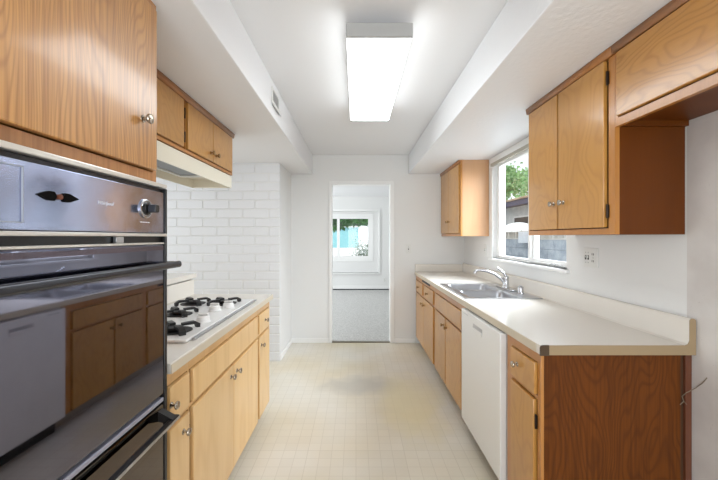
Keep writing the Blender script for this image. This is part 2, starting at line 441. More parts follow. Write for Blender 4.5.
# baseboards
struct(MB().box(-0.83, -0.352, YF-0.012, YF, 0, 0.06, 0.003).box(0.492, 0.755, YF-0.012, YF, 0, 0.06, 0.003).build('baseboard_far', M['trimw']), 'white baseboard along the end wall')
struct(MB().box(-0.834, -0.822, BY+0.02, YF-0.013, 0, 0.06, 0.003).build('baseboard_chase', M['trimw']), 'white baseboard on the chase')
# doorway casing and threshold
mb = MB()
for xa, xb_ in ((DX0-0.035, DX0), (DX1, DX1+0.05)):
    xi = DX0 if xa < DX0 else DX1
    mb.box(xa, xb_, YF-0.014, YF-0.0005, 0, DZ+0.045, 0.003).box(xi-(0.0115 if xa < DX0 else 0), xi+(0 if xa < DX0 else 0.0115), YF-0.0004, YF+0.13, 0, DZ)
mb.box(DX0, DX1, YF-0.014, YF-0.0005, DZ, DZ+0.045, 0.003).box(DX0-0.0115, DX1+0.0115, YF-0.0004, YF+0.13, DZ+0.0001, DZ+0.0115)
struct(mb.build('trim_1', M['trimw']), 'white painted casing of the open doorway')
struct(MB().box(DX0, DX1, YF-0.005, YF+0.05, 0.0, 0.008, 0.003).build('trim_2', plain('brass_threshold', (120, 112, 96), 0.35, metal=0.7)), 'worn metal threshold strip in the doorway')

# ------------------------------------------------------------------ living room beyond the doorway
YL = 8.6
struct(MB().box(-3.0, 1.42, 4.37, YL+0.4, -0.055, 0.004).build('floor_carpet', M['carpet']), 'gray carpet in the room beyond the doorway')
struct(MB().box(-3.1, 1.53, YF+0.121, YL+0.6, 2.40, 2.55).build('ceiling_living', M['ceiling']), 'white ceiling of the room beyond the doorway')
NX0, NX1, NZ0, NZ1 = -1.75, 0.583, 0.436, 2.03
mb = MB()
for a, c, v, w in cells(-3.0, 1.42, 0, 2.4, [(NX0, NX1, NZ0, NZ1)]): mb.box(a, c, YL, YL+0.12, v, w)
struct(mb.build('wall_living', M['wall']), 'white living room wall with a recessed window')
GX0, GX1, GZ0, GZ1 = -1.50, 0.46, 0.72, 1.97
mb = MB()
for a, c, v, w in cells(NX0-0.05, NX1+0.05, NZ0-0.05, NZ1+0.05, [(GX0, GX1, GZ0, GZ1)]): mb.box(a, c, YL+0.24, YL+0.32, v, w)
mb.box(NX0-0.05, NX1+0.05, YL+0.121, YL+0.24, NZ0-0.05, NZ0).box(NX0-0.05, NX1+0.05, YL+0.121, YL+0.24, NZ1, NZ1+0.05)
mb.box(NX0-0.05, NX0, YL+0.121, YL+0.24, NZ0, NZ1).box(NX1, NX1+0.05, YL+0.121, YL+0.24, NZ0, NZ1)
struct(mb.build('wall_alcove', M['wall']), 'white window alcove')
mb = MB()
mb.box(NX0-0.06, NX0, YL-0.03, YL, NZ0-0.05, NZ1+0.05).box(NX1, NX1+0.035, YL-0.03, YL, NZ0-0.02, NZ1+0.04)
mb.box(NX0, NX1, YL-0.05, YL+0.10, NZ0-0.03, NZ0, 0.004).box(NX0, NX1, YL-0.03, YL, NZ1, NZ1+0.04)
struct(mb.build('trim_3', M['trimw']), 'white ledge and casing round the living room alcove')
t = bpy.data.objects.new('window_2', None); COL.objects.link(t); t.location = (-0.5, YL+0.28, GZ0); struct(t, 'living room window with white frame and one mullion')
mb = MB()
for a, c, v, w in cells(GX0, GX1, GZ0, GZ1, [(GX0+0.13, -0.50, 0.86, 1.84), (-0.43, GX1-0.14, 0.86, 1.84)]): mb.box(a, c, YL+0.225, YL+0.275, v, w, 0.004)
mb.build('window_frame', M['trimw'], t)
MB().box(GX0+0.1, GX1-0.1, YL+0.25, YL+0.254, 0.84, 1.86).build('window_pane', M['glass'], t)
struct(MB().box(-3.0, 1.42, YL-0.014, YL, 0.03, 0.11, 0.003).build('baseboard_living', M['trimw']), 'white baseboard below the living room window')
struct(MB().box(-3.0, 1.42, YL-0.012, YL, 0.004, 0.03).build('baseboard_shade', M['slot']), 'dark strip painted as the shadow gap under the living room baseboard')  # dark strip stands for the shade below the raised baseboard
struct(MB().box(1.42, 1.52, YF+0.12, YL+0.4, 0, 2.4).build('wall_living_right', M['wall']), 'white living room side wall')
mb = MB()
for a, c, v, w in cells(YF+0.12, YL+0.4, 0, 2.4, [(5.3, 7.9, 0.6, 2.15)]): mb.box(-3.12, -3.0, a, c, v, w)
struct(mb.build('wall_living_left', M['wall']), 'white living room side wall with an added opening at the fill lamp')  # side opening invented for the living room fill lamp
struct(MB().box(-3.0, -0.83, YF, YF+0.12, 0, 2.4).build('wall_chimney', M['wall']), 'white wall on the living room side')

def plate(name, label, cat, x, y0, y1, z0, z1, face, sw, outlet=False, axis='x', group=None):
    """electrical plate on a wall; face = direction the plate looks along its axis"""
    if axis == 'x':
        r = thing(name, label, cat, (x, (y0+y1)/2, z0), group)
        f = lambda d0, d1, a, c, v, w, bev=0.0015: MB().box(x+face*d0, x+face*d1, a, c, v, w, bev)
    else:
        r = thing(name, label, cat, ((y0+y1)/2, x, z0), group)
        f = lambda d0, d1, a, c, v, w, bev=0.0015: MB().box(a, c, x+face*d0, x+face*d1, v, w, bev)
    f(0.0, 0.006, y0, y1, z0, z1, 0.003).build('cover_plate', M['plastic'], r)
    zc = (z0+z1)/2
    for ys in sw:
        f(0.0062, 0.0075, ys-0.006, ys+0.006, zc-0.013, zc+0.013).build('switch_slot', M['slot'], r)
        f(0.0076, 0.016, ys-0.0035, ys+0.0035, zc-0.002, zc+0.010).build('toggle', M['plastic'], r)
        for dz in (-0.03, 0.03):
            f(0.0062, 0.0072, ys-0.003, ys+0.003, zc+dz-0.003, zc+dz+0.003).build('screw', M['grayp'], r)
    if outlet is not False:
        for dz in (-0.02, 0.02):
            f(0.0062, 0.008, outlet-0.016, outlet+0.016, zc+dz-0.014, zc+dz+0.014, 0.002).build('socket', M['plastic'], r)
            for q in (-0.006, 0.006):
                f(0.0082, 0.0088, outlet+q-0.0017, outlet+q+0.0017, zc+dz-0.005, zc+dz+0.007, 0).build('slot', M['slot'], r)
        f(0.0062, 0.0072, outlet-0.003, outlet+0.003, zc-0.003, zc+0.003).build('screw', M['grayp'], r)
    return r
plate('wall_outlet', 'white wall plate with two toggles and an outlet beside the kitchen window', 'outlet', XR, 1.925, 2.045, 1.18, 1.295, -1, [2.003, 2.025], outlet=1.962)
plate('light_switch', 'single white switch plate between the far wall cabinet and the window', 'switch', XR, 3.575, 3.645, 1.165, 1.28, -1, [3.61])
plate('light_switch', 'pale switch plate on the end wall beside the doorway', 'switch', YF, 0.64, 0.71, 1.15, 1.265, -1, [0.675], axis='y')
plate('wall_outlet', 'small outlet low on the wall of the carpeted room beyond the doorway', 'outlet', YL, 0.70, 0.77, 0.20, 0.315, -1, [], outlet=0.735, axis='y')

# ------------------------------------------------------------------ kitchen window
t = bpy.data.objects.new('window_1', None); COL.objects.link(t); t.location = (XR+0.06, (WY0+WY1)/2, WZ0); struct(t, 'white sliding kitchen window above the sink')
mb = MB()
for a, c, v, w in cells(WY0, WY1, WZ0, WZ1, [(WY0+0.035, 2.70, WZ0+0.03, WZ1-0.03), (2.745, WY1-0.062, WZ0+0.03, WZ1-0.03)]):
    mb.box(XR+0.04, XR+0.085, a, c, v, w, 0.003)
mb.build('window_frame', M['trimw'], t)
MB().box(XR+0.06, XR+0.064, WY0+0.03, WY1-0.03, WZ0+0.02, WZ1-0.02).build('window_pane', M['glass'], t)
mb = MB()
for a, c, v, w in cells(2.225, 2.76, WZ0+0.012, WZ1-0.012, [(2.258, 2.728, WZ0+0.045, WZ1-0.04)]): mb.box(XR+0.022, XR+0.039, a, c, v, w, 0.002)
mb.build('sash', M['trimw'], t)
MB().box(XR-0.03, XR+0.04, WY0-0.03, WY1+0.05, WZ0-0.022, WZ0, 0.004).build('window_sill', M['trimw'], t)
MB().box(XR-0.006, XR, WY1, WY1+0.045, WZ0, ZS-0.002, 0.002).box(XR-0.006, XR, WY0, WY1, WZ1, ZS-0.002, 0.002).build('window_casing', M['trimw'], t)
r = thing('blind_headrail', 'bare beige blind headrail across the top of the kitchen window', 'blind', (XR-0.02, 2.82, 2.065))
MB().box(XR-0.035, XR-0.007, 2.24, 3.40, 2.068, 2.10, 0.004).build('rail', M['tan_rail'], r)
for y in (2.243, 3.385): MB().box(XR-0.038, XR-0.0065, y, y+0.02, 2.064, 2.104, 0.002).build('bracket', M['plastic'], r)
pts = []
for k in range(60):
    u = k/59
    pts.append((XR-0.012+0.012*math.cos(u*19), 2.235+0.16*u+0.012*math.sin(u*23), WZ0+0.008+0.018*abs(math.sin(u*11))))
tag(MB().tube(pts, 0.0016, 6).build('wire_coil', M['grayp']), 'tangle of thin gray wire lying on the kitchen window sill', 'wire')

# ------------------------------------------------------------------ cabinets
def knob_mb(x, y, z, s, r=0.015, d=0.028):
    """s: direction (sign on x) in which the knob sticks out"""
    return MB().lathe((x, y, z), (s, 0, 0), [(0.001, 0), (r*0.75, 0.0), (r*0.72, 0.002), (r*0.35, 0.005), (r*0.32, d*0.45), (r*0.85, d*0.6), (r, d*0.75), (r*0.92, d*0.9), (r*0.5, d), (0.001, d)], 18)
def cabinet(name, label, s, xf, xb, y0, y1, z0, z1, items, mat_frame, mat_door, group=None, toe=False, crown=False, knobmat='pewter', end_mat=None, top_rail=0.05, z_under=None):
    """s=+1: cabinet on the window side (front looks along -x); s=-1 on the oven side. xf front of frame, xb back."""
    root = thing(name, label, 'cabinet', ((xf+xb)/2, (y0+y1)/2, 0 if toe else z0), group)
    zb = 0.10 if toe else z0
    g = 0.004
    holes = [(i['y0']-g-(i.get('gl', 0)), i['y1']+g+(i.get('gr', 0)), i['z0']-g, i['z1']+g) for i in items]
    mb = MB()
    for a, c, v, w in cells(y0, y1, zb, z1, holes): mb.box(xf, xf+s*0.019, a, c, v, w)
    mb.build('face_frame', mat_frame, root)
    em = end_mat or mat_frame
    xa = xf+s*0.0195
    for ya in (y0, y1-0.016): MB().box(xa, xb, ya, ya+0.016, zb, z1).build('side_panel', em, root)
    zu = z_under if z_under else zb
    mb = MB()
    mb.box(xa, xb, y0+0.0165, y1-0.0165, zu, zu+0.016)
    mb.build('bottom_panel', em, root)
    MB().box(xb-s*0.008, xb, y0+0.0165, y1-0.0165, zu+0.017, z1).build('back_panel', M['interior'], root)
    if not toe: MB().box(xa, xb-s*0.0085, y0+0.0165, y1-0.0165, z1-0.016, z1).build('top_panel', M['interior'], root)
    if toe:
        MB().box(xf+s*0.07, xf+s*0.085, y0, y1, 0, 0.099).build('toe_kick', M['toe'], root)
    if crown:
        MB().prism([(xf-s*0.014, z1-0.034), (xf-s*0.020, z1-0.001), (xf-s*0.0005, z1-0.001), (xf-s*0.0005, z1-0.034)], 'y', y0-0.0, y1).build('crown_trim', M['crown'], root)
    for i in items:
        k = i['kind']; 
        d = MB().box(xf-s*0.013, xf+s*0.006, i['y0'], i['y1'], i['z0'], i['z1'], 0.0035, 2).build(k, i.get('mat', mat_door), root)
        if i.get('knob'):
            ky, kz = i['knob']
            knob_mb(xf-s*0.0132, ky, kz, -s).build('knob', M[knobmat], d)
        for hy, hz in i.get('hinges', []):
            MB().box(xf-s*0.004, xf-s*0.0005, hy-0.006, hy+0.006, hz-0.028, hz+0.028, 0.001).tube([(xf-s*0.006, hy, hz-0.03), (xf-s*0.006, hy, hz+0.03)], 0.004, 8).build('hinge', M['hinge'], root)
    return root
D = lambda y0, y1, z0, z1, knob=None, hinges=(), kind='door', **kw: dict(kind=kind, y0=y0, y1=y1, z0=z0, z1=z1, knob=knob, hinges=list(hinges), **kw)

# tall oven cabinet
OX = -0.70
r = thing('oven_cabinet', 'tall oak cabinet built around the black wall oven', 'cabinet', (-1.0, 0.87, 0))
mb = MB()
OY0, OY1, OZ0, OZ1 = 0.505, 1.173, 0.34, 1.545
DYA, DYB, DZA, DZB = 0.55, 1.150, 1.586, 2.135
for a, c, v, w in cells(OY0, OY1, 0.10, ZS-0.002, [(OY0+0.02, OY1-0.02, OZ0+0.01, OZ1-0.01), (DYA-0.004, DYB+0.004, DZA-0.004, DZB+0.004), (DYA, DYB-0.01, 0.13, 0.32)]):
    mb.box(OX, OX-0.019, a, c, v, w)
mb.build('face_frame', M['frame_oak'], r)
for ya in (OY0, OY1-0.018): MB().box(OX-0.0195, XL+0.004, ya, ya+0.018, 0, ZS-0.002).build('side_panel', M['frame_oak'], r)
for za in (1.545, 0.32, 0.1): MB().box(OX-0.0195, XL+0.004, OY0+0.0185, OY1-0.0185, za, za+0.015).build('shelf', M['interior'], r)
MB().box(OX-0.07, OX-0.085, OY0+0.0185, OY1-0.0185, 0, 0.099).build('toe_kick', M['toe'], r)
d = MB().box(OX+0.018, OX-0.004, DYA, DYB, DZA, DZB, 0.004).build('door', M['oak'], r)
knob_mb(OX+0.0182, 1.072, 1.738, 1, 0.016, 0.03).build('knob', M['pewter'], d)
d = MB().box(OX+0.018, OX-0.004, DYA+0.004, DYB-0.004, 0.134, 0.316, 0.004).build('drawer', M['oak'], r)
knob_mb(OX+0.0182, 0.86, 0.225, 1, 0.016, 0.03).build('knob', M['pewter'], d)

# wall oven
FX = -0.660
o = thing('wall_oven', 'black double wall oven with mirrored glass front set in the tall oak cabinet', 'oven', (-0.95, 0.87, 0.345))
y0, y1 = 0.51, 1.168
MB().box(OX-0.021, -1.25, 0.59, 1.15, 0.352, 1.535).build('oven_body', M['blackm'], o)
MB().box(FX-0.012, OX+0.001, y0, y1, 0.345, 1.526, 0.002).build('front_frame', M['blackm'], o)
MB().box(FX+0.002, OX+0.001, y0, y1, 1.527, 1.541, 0.003).build('top_trim', M['brightm'], o)
for ya in (y0, y1-0.012): MB().box(FX+0.002, FX-0.011, ya, ya+0.012, 0.36, 1.526, 0.002).build('side_trim', M['blackm'], o)
MB().box(-0.643, FX-0.011, y1-0.041, y1-0.0305, 0.36, 1.338, 0.002).build('door_jamb', M['blackm'], o)
cp = MB().box(FX-0.002, FX-0.0115, y0+0.0125, y1-0.0125, 1.374, 1.512, 0.001).build('control_panel', M['panelglass'], o)
MB().box(FX+0.004, FX-0.0115, y0+0.0125, y1-0.003, 1.362, 1.3715, 0.002).build('middle_trim', M['brightm'], o)
px = FX-0.0018
# dial
dy, dz = 1.052, 1.449
MB().lathe((px, dy, dz), (1, 0, 0), [(0.030, 0), (0.030, 0.004), (0.027, 0.006), (0.021, 0.006), (0.021, 0.0)], 32).build('dial_ring', M['chrome'], cp)
MB().lathe((px, dy, dz), (1, 0, 0), [(0.0205, 0), (0.0205, 0.008), (0.017, 0.010), (0.0165, 0.012), (0.001, 0.012)], 28).build('dial', M['blackm'], cp)
MB().box(px+0.012, px+0.040, dy-0.011, dy+0.011, dz-0.0125, dz+0.0125, 0.004).build('dial_grip', M['blackm'], cp)
mb = MB()
for k in range(24):
    a = 2*PI*k/24
    mb.box(px+0.006, px+0.0066, dy+0.024*math.cos(a)-0.0012, dy+0.024*math.cos(a)+0.0012, dz+0.024*math.sin(a)-0.0012, dz+0.024*math.sin(a)+0.0012)
mb.build('dial_mark', M['blackm'], cp)
mb = MB()
for k in range(4): mb.box(px, px+0.0006, dy-0.024+k*0.012, dy-0.015+k*0.012, dz-0.044, dz-0.0415)
mb.build('dial_caption', M['ink'], cp)
# bow tie shaped clock hands
hy, hz = 0.745, 1.449
mb = MB()
for q in (-1, 1):
    mb.prism([(hy+q*0.008, hz-0.002), (hy+q*0.013, hz-0.010), (hy+q*0.026, hz-0.010), (hy+q*0.052, hz), (hy+q*0.026, hz+0.010), (hy+q*0.013, hz+0.010), (hy+q*0.008, hz+0.002)], 'x', px, px+0.004)
mb.build('clock_hand', M['soot'], cp)
MB().lathe((px, hy, hz), (1, 0, 0), [(0.006, 0), (0.006, 0.006), (0.001, 0.007)], 14).build('clock_pin', plain('rusty_pin', (110, 60, 40), 0.5), cp)
# clear plastic cover at the near end
mb = MB()
for a, c, v, w in cells(0.585, 0.664, 1.388, 1.500, [(0.5868, 0.6622, 1.3898, 1.4982)]): mb.box(px, px+0.003, a, c, v, w)
mb.build('clock_window', plain('clear_edge', (168, 172, 182), 0.3), cp)
def text(body, size, loc, parent, mat, name, shear=0.0, ext=0.0003):
    cu = bpy.data.curves.new(name, 'FONT'); cu.body = body; cu.size = size; cu.shear = shear; cu.extrude = ext
    cu.align_x = 'CENTER'; cu.align_y = 'CENTER'
    tmp = bpy.data.objects.new(name, cu); COL.objects.link(tmp)
    bpy.context.view_layer.update()
    me = bpy.data.meshes.new_from_object(tmp); bpy.data.objects.remove(tmp)
    me.transform(Matrix(((0, 0, 1, 0), (1, 0, 0, 0), (0, 1, 0, 0), (0, 0, 0, 1))))     # text plane turned to look along +x
    q = Vector(loc); p = parent
    while p is not None: q -= Vector(p.location); p = p.parent
    me.transform(Matrix.Translation(q)); me.materials.append(mat)
    ob = bpy.data.objects.new(name, me); COL.objects.link(ob); ob.parent = parent
    return ob
text('Whirlpool', 0.0135, (px+0.0004, 0.885, 1.449), cp, M['ink'], 'brand_script', 0.35)
# latch in the vent gap
MB().box(FX-0.010, FX+0.001, 0.922, 0.952, 1.343, 1.361, 0.002).build('latch', M['steel'], o)
# upper door
DXF = -0.646
od = MB().box(DXF, FX-0.0113, y0+0.013, y1-0.043, 0.834, 1.336, 0.003).build('oven_door', M['ovenglass'], o)
MB().box(DXF+0.002, FX-0.0113, y0+0.013, y1-0.043, 1.3365, 1.342, 0.001).build('door_top_trim', M['brightm'], o)
MB().box(DXF+0.0005, DXF+0.0015, y0+0.02, y1-0.046, 1.317, 1.330).build('reflection_band', plain('rose_reflection', (112, 102, 110), 0.25, metal=0.9), od)  # thin band imitates the reddish reflection along the door top
MB().box(DXF+0.001, FX-0.0113, y0+0.013, y1-0.043, 0.810, 0.824, 0.003).build('bottom_strip', M['strip'], o)
mb = MB()
sec = [(-0.598+0.008*math.cos(a), 1.269+0.011*math.sin(a)) for a in [2*PI*k/14 for k in range(14)]]
mb.prism(sec, 'y', 0.53, 1.134)
for y in (0.545, 1.108): mb.box(-0.603, DXF+0.0003, y-0.012, y+0.010, 1.262, 1.280, 0.003)
mb.build('handle', plain('graphite_handle', (70, 72, 78), 0.25, metal=0.6), od)
# lower door
ld = MB().box(DXF, FX-0.0113, y0+0.013, y1-0.043, 0.40, 0.803, 0.003).build('broiler_door', M['lowerglass'], o)
mb = MB()
mb.box(-0.614, -0.595, 0.53, 1.132, 0.748, 0.763, 0.004)
for y in (0.545, 1.104):
    mb.prism([(-0.597, 0.748), (-0.597, 0.764), (DXF+0.0003, 0.79), (DXF+0.0003, 0.757)], 'y', y-0.012, y+0.014)
mb.build('handle', M['blackm'], ld)
MB().box(-0.5945, -0.5935, 0.532, 1.130, 0.751, 0.760).build('handle_inlay', M['steel'], ld)

# left base cabinets
LB = dict(s=-1, xf=-0.675, xb=-1.285, z0=0, z1=0.874, toe=True, mat_frame=M['pale_frame'], mat_door=M['pale'])
grp = 'base cabinets under the cooktop counter'
cabinet('base_cabinet', 'narrow pale birch base cabinet beside the wall oven', y0=1.178, y1=1.352, items=[
    D(1.195, 1.335, 0.69, 0.822, (1.20, 0.757), kind='drawer'), D(1.195, 1.335, 0.107, 0.667, (1.285, 0.613), [(1.342, 0.58)], gr=0.006)], group=grp, **LB)
cabinet('base_cabinet', 'wide pale birch base cabinet with two doors under the white cooktop', y0=1.353, y1=2.284, items=[
    D(1.368, 2.264, 0.69, 0.822, None, kind='false_front', gl=0.010, gr=0.006), D(1.368, 1.8165, 0.107, 0.667, (1.775, 0.618), gl=0.010), D(1.8195, 2.264, 0.107, 0.667, (1.862, 0.618), gr=0.004)], group=grp, **LB)
cabinet('base_cabinet', 'narrow pale birch base cabinet at the far end of the cooktop counter', y0=2.285, y1=2.61, items=[
    D(2.302, 2.56, 0.69, 0.822, (2.44, 0.757), kind='drawer'), D(2.302, 2.56, 0.107, 0.667, (2.345, 0.605))], group=grp, **LB)
# left countertop
r = thing('countertop', 'cream laminate countertop carrying the white cooktop', 'countertop', (-0.97, 1.9, 0.875))
MB().box(-1.262, -0.652, 1.178, 2.62, 0.876, 0.915, 0.004).build('top', M['laminate'], r)
MB().box(-0.6515, -0.648, 1.178, 2.62, 0.877, 0.910, 0.0015).build('edge_band', M['laminate_edge'], r)
MB().box(-1.29, -1.263, 1.178, 2.618, 0.876, 1.03, 0.004).build('backsplash', M['laminate'], r)
tag(MB().box(-1.62, -1.247, 1.178, 2.622, 1.0405, 1.078, 0.006).build('bar_ledge', M['laminate']), 'cream bar ledge slab on the half wall behind the cooktop', 'ledge')

# cooktop
r = thing('cooktop', 'white gas cooktop with black grates and white knobs', 'cooktop', (-0.94, 1.86, 0.915))
MB().box(-1.19, -0.708, 1.40, 2.325, 0.9155, 0.930, 0.007, 3).build('top_plate', M['whiteapp'], r)
MB().box(-0.707, -0.692, 1.44, 2.325, 0.9155, 0.927, 0.002).build('front_trim', M['steel'], r)
def burner(x, y, sc=1.0):
    b = MB().lathe((x, y, 0.9303), (0, 0, 1), [(0.075*sc, 0), (0.073*sc, 0.003), (0.055*sc, 0.004), (0.05*sc, 0.001), (0.001, 0.001)], 26).build('burner', M['castiron'], r)
    MB().lathe((x, y, 0.9315), (0, 0, 1), [(0.03*sc, 0), (0.033*sc, 0.010), (0.036*sc, 0.012), (0.034*sc, 0.018), (0.001, 0.020)], 22).build('burner_cap', M['castiron'], b)
    mb = MB()
    for k in range(4):
        a = k*PI/2 + PI/4
        c, s_ = math.cos(a), math.sin(a)
        n = Vector((-s_, c, 0))*0.013
        P = lambda d, z: Vector((x + c*d*sc, y + s_*d*sc, z))
        prof = [P(0.03, 0.950), P(0.03, 0.960), P(0.085, 0.962), P(0.108, 0.948), P(0.108, 0.9305), P(0.092, 0.9305), P(0.088, 0.948)]
        mb.skin([mb.ring([p-n for p in prof]), mb.ring([p+n for p in prof])])
    mb.build('grate', M['castiron'], b)
for x, y, sc in ((-0.83, 1.535, 1), (-1.05, 1.56, 1), (-0.985, 1.86, 0.95), (-0.85, 2.165, 1), (-1.05, 2.16, 1)): burner(x, y, sc)
for x, y in ((-0.775, 1.70), (-0.825, 1.955), (-0.775, 2.035)):
    kb = MB().lathe((x, y, 0.9303), (0, 0, 1), [(0.038, 0), (0.038, 0.005), (0.033, 0.008), (0.030, 0.026), (0.024, 0.032), (0.001, 0.033)], 26).build('knob', M['whiteapp'], r)
    MB().box(x-0.026, x+0.026, y-0.007, y+0.007, 0.9635, 0.974, 0.004).build('knob_grip', M['whiteapp'], kb)

# upper left cabinet and hood
r = cabinet('wall_cabinet', 'honey birch wall cabinet above the range hood', -1, -0.973, -1.285, 1.19, 2.635, 1.842, ZS-0.002, [
    D(1.23, 1.874, 1.864, 2.13, (1.30, 1.92), [(1.893, 2.06), (1.893, 1.925)], gr=0.030), D(1.918, 2.2535, 1.864, 2.13, (2.215, 1.917)), D(2.2565, 2.605, 1.864, 2.13, (2.30, 1.917))],
    M['birch_frame'], M['birch'], crown=True, knobmat='brass')
h_ = thing('range_hood', 'cream enamel range hood under the honey birch cabinet', 'hood', (-1.13, 1.92, 1.742))
mb = MB()
hy0, hy1, hz0, hz1 = 1.19, 2.64, 1.745, 1.838
mb.box(-0.990, -0.980, hy0, hy1, hz0, hz1, 0.002)
mb.box(-1.285, -0.9805, hy1-0.008, hy1, hz0, hz1, 0.002).box(-1.285, -0.9805, hy0, hy0+0.008, hz0, hz1, 0.002)
mb.box(-1.285, -1.277, hy0+0.0085, hy1-0.0085, hz0, hz1).box(-1.2765, -0.9805, hy0+0.0085, hy1-0.0085, hz1-0.028, hz1-0.001)
mb.build('hood_shell', M['cream'], h_)
mb = MB()
for a, c, v, w in cells(1.62, 2.34, -1.22, -1.04, [(1.66, 2.30, -1.20, -1.06)]): mb.box(v, w, a, c, 1.776, 1.806, 0.002)
mb.build('filter_frame', M['plastic'], h_)
MB().box(-1.199, -1.061, 1.661, 2.299, 1.784, 1.80).build('filter_screen', M['filter'], h_)
MB().box(-0.99+0.0005, -0.9885, 1.26, 1.46, 1.775, 1.805, 0.0005).build('switch_plate', M['steel'], h_)
MB().box(-1.02, -0.981-0.001, 1.70, 2.28, 1.760, 1.808, 0.002).build('lit_inner_face', M['pale'], h_)  # wood-toned strip paints the lit inner face of the hood front

# right base cabinets
RB = dict(s=1, xf=0.77, xb=1.393, z0=0, z1=0.874, toe=True)
grp = 'base cabinets along the window wall'
cabinet('base_cabinet', 'honey birch base cabinet with two small drawers at the end wall', y0=3.255, y1=4.297, items=[
    D(3.30, 3.74, 0.69, 0.822, (3.55, 0.757), kind='drawer'), D(3.83, 4.235, 0.69, 0.822, (4.03, 0.757), kind='drawer'),
    D(3.30, 3.7685, 0.107, 0.667, (3.72, 0.60), gl=0.006), D(3.7715, 4.235, 0.107, 0.667, (3.83, 0.60))], group=grp, mat_frame=M['birch_frame'], mat_door=M['birch'], knobmat='brass', **RB)
cabinet('base_cabinet', 'honey birch base cabinet with plain false front under the sink', y0=2.352, y1=3.254, items=[
    D(2.425, 3.215, 0.69, 0.822, None, kind='false_front'),
    D(2.425, 2.836, 0.107, 0.667, (2.80, 0.60), gr=0.004), D(2.854, 3.215, 0.107, 0.667, (2.90, 0.60), gr=0.006)], group=grp, mat_frame=M['birch_frame'], mat_door=M['birch'], knobmat='brass', **RB)
r = cabinet('base_cabinet', 'narrow one door base cabinet with brown oak end panel between dishwasher and refrigerator bay', y0=1.403, y1=1.702, items=[
    D(1.424, 1.645, 0.69, 0.825, (1.575, 0.762), kind='drawer'), D(1.432, 1.645, 0.107, 0.667, None, [(1.424, 0.575), (1.424, 0.19)], gl=0.006)], group=grp, mat_frame=M['birch_frame'], mat_door=M['birch'], end_mat=M['brown_ply'], **RB)
MB().box(0.783, 1.352, 1.395, 1.4025, 0.0, 0.873, 0.001).build('end_panel', M['brown'], r)
MB().box(0.7695, 0.7825, 1.394, 1.4025, 0.0, 0.873, 0.001).build('corner_stile', M['birch_frame'], r)
MB().box(1.3525, 1.3655, 1.399, 1.4025, 0.0, 0.873).build('gap_shade_strip', M['interior'], r)  # dark strip takes the place of shade in the gap beside the panel
MB().box(1.366, 1.392, 1.388, 1.4025, 0.0, 0.874, 0.002).build('scribe_strip', M['redwood'], r)

# dishwasher
r = thing('dishwasher', 'white built-in dishwasher between the base cabinets', 'dishwasher', (1.05, 2.03, 0))
MB().box(0.772, 1.35, 1.706, 2.348, 0.09, 0.868, 0.003).build('tub', M['dwside'], r)
dd = MB().box(0.736, 0.7715, 1.712, 2.340, 0.105, 0.866, 0.005, 3).build('door', M['whiteapp'], r)
MB().box(0.7345, 0.7362, 1.955, 2.105, 0.790, 0.818, 0.0005).build('handle_recess', M['grayp'], dd)
MB().box(0.730, 0.7344, 1.955, 2.105, 0.776, 0.797, 0.002).build('handle_lip', M['whiteapp'], dd)
MB().box(0.7345, 0.7358, 2.20, 2.29, 0.842, 0.846, 0.0).build('model_strip', M['grayp'], dd)
MB().box(0.81, 0.82, 1.71, 2.34, 0.0, 0.088).build('kick_plate', M['slot'], r)

# right countertop with the sink cut-out
r = thing('countertop', 'long cream laminate countertop with coved backsplash under the window', 'countertop', (1.07, 2.84, 0.875))
CY0, CY1 = 1.375, 4.306
SX0, SX1, SY0, SY1 = 0.815, 1.305, 2.415, 3.125
mb = MB()
for a, c, v, w in cells(CY0, CY1, 0.757, 1.368, [(SY0, SY1, SX0, SX1)]): mb.box(v, w, a, c, 0.876, 0.915)
mb.build('top', M['laminate'], r)
MB().box(0.7535, 0.7566, CY0+0.03, CY1, 0.876, 0.9145, 0.0015).build('edge_band', M['laminate_edge'], r)
prof = [(0.775, 0.876), (1.392, 0.876), (1.392, 1.018), (1.385, 1.025), (1.374, 1.025), (1.3675, 1.018), (1.367, 0.935), (1.361, 0.921), (1.349, 0.9155), (0.775, 0.9155)]
MB().prism(prof, 'y', CY0-0.004, CY0-0.0003).build('end_band', M['laminate_end'], r)
MB().prism([(0.7535, 0.874), (0.7535, 0.907), (0.757, 0.9145), (0.765, 0.917), (0.79, 0.917), (0.79, 0.874)], 'y', CY0-0.006, CY0-0.0002).build('corner_cap', M['capmetal'], r)
bprof = [(1.3685, 0.9155), (1.392, 0.9155), (1.392, 1.018), (1.385, 1.025), (1.374, 1.025), (1.3675, 1.018), (1.367, 0.935), (1.361, 0.921), (1.349, 0.9155)]
MB().prism(bprof, 'y', CY0, CY1-0.002).build('backsplash', M['laminate'], r)
MB().box(0.757, 1.366, YF-0.026, YF-0.002, 0.9155, 1.012, 0.004).build('backsplash', M['laminate'], r)
r = tag(MB().box(0.765, 0.7695, 3.48, 3.88, 0.845, 0.866, 0.0005).build('breadboard_slot', M['slot']), 'dark strip at the breadboard opening under the counter by the end wall', 'cutting board')  # dark plate marks the breadboard slot; no hole is cut

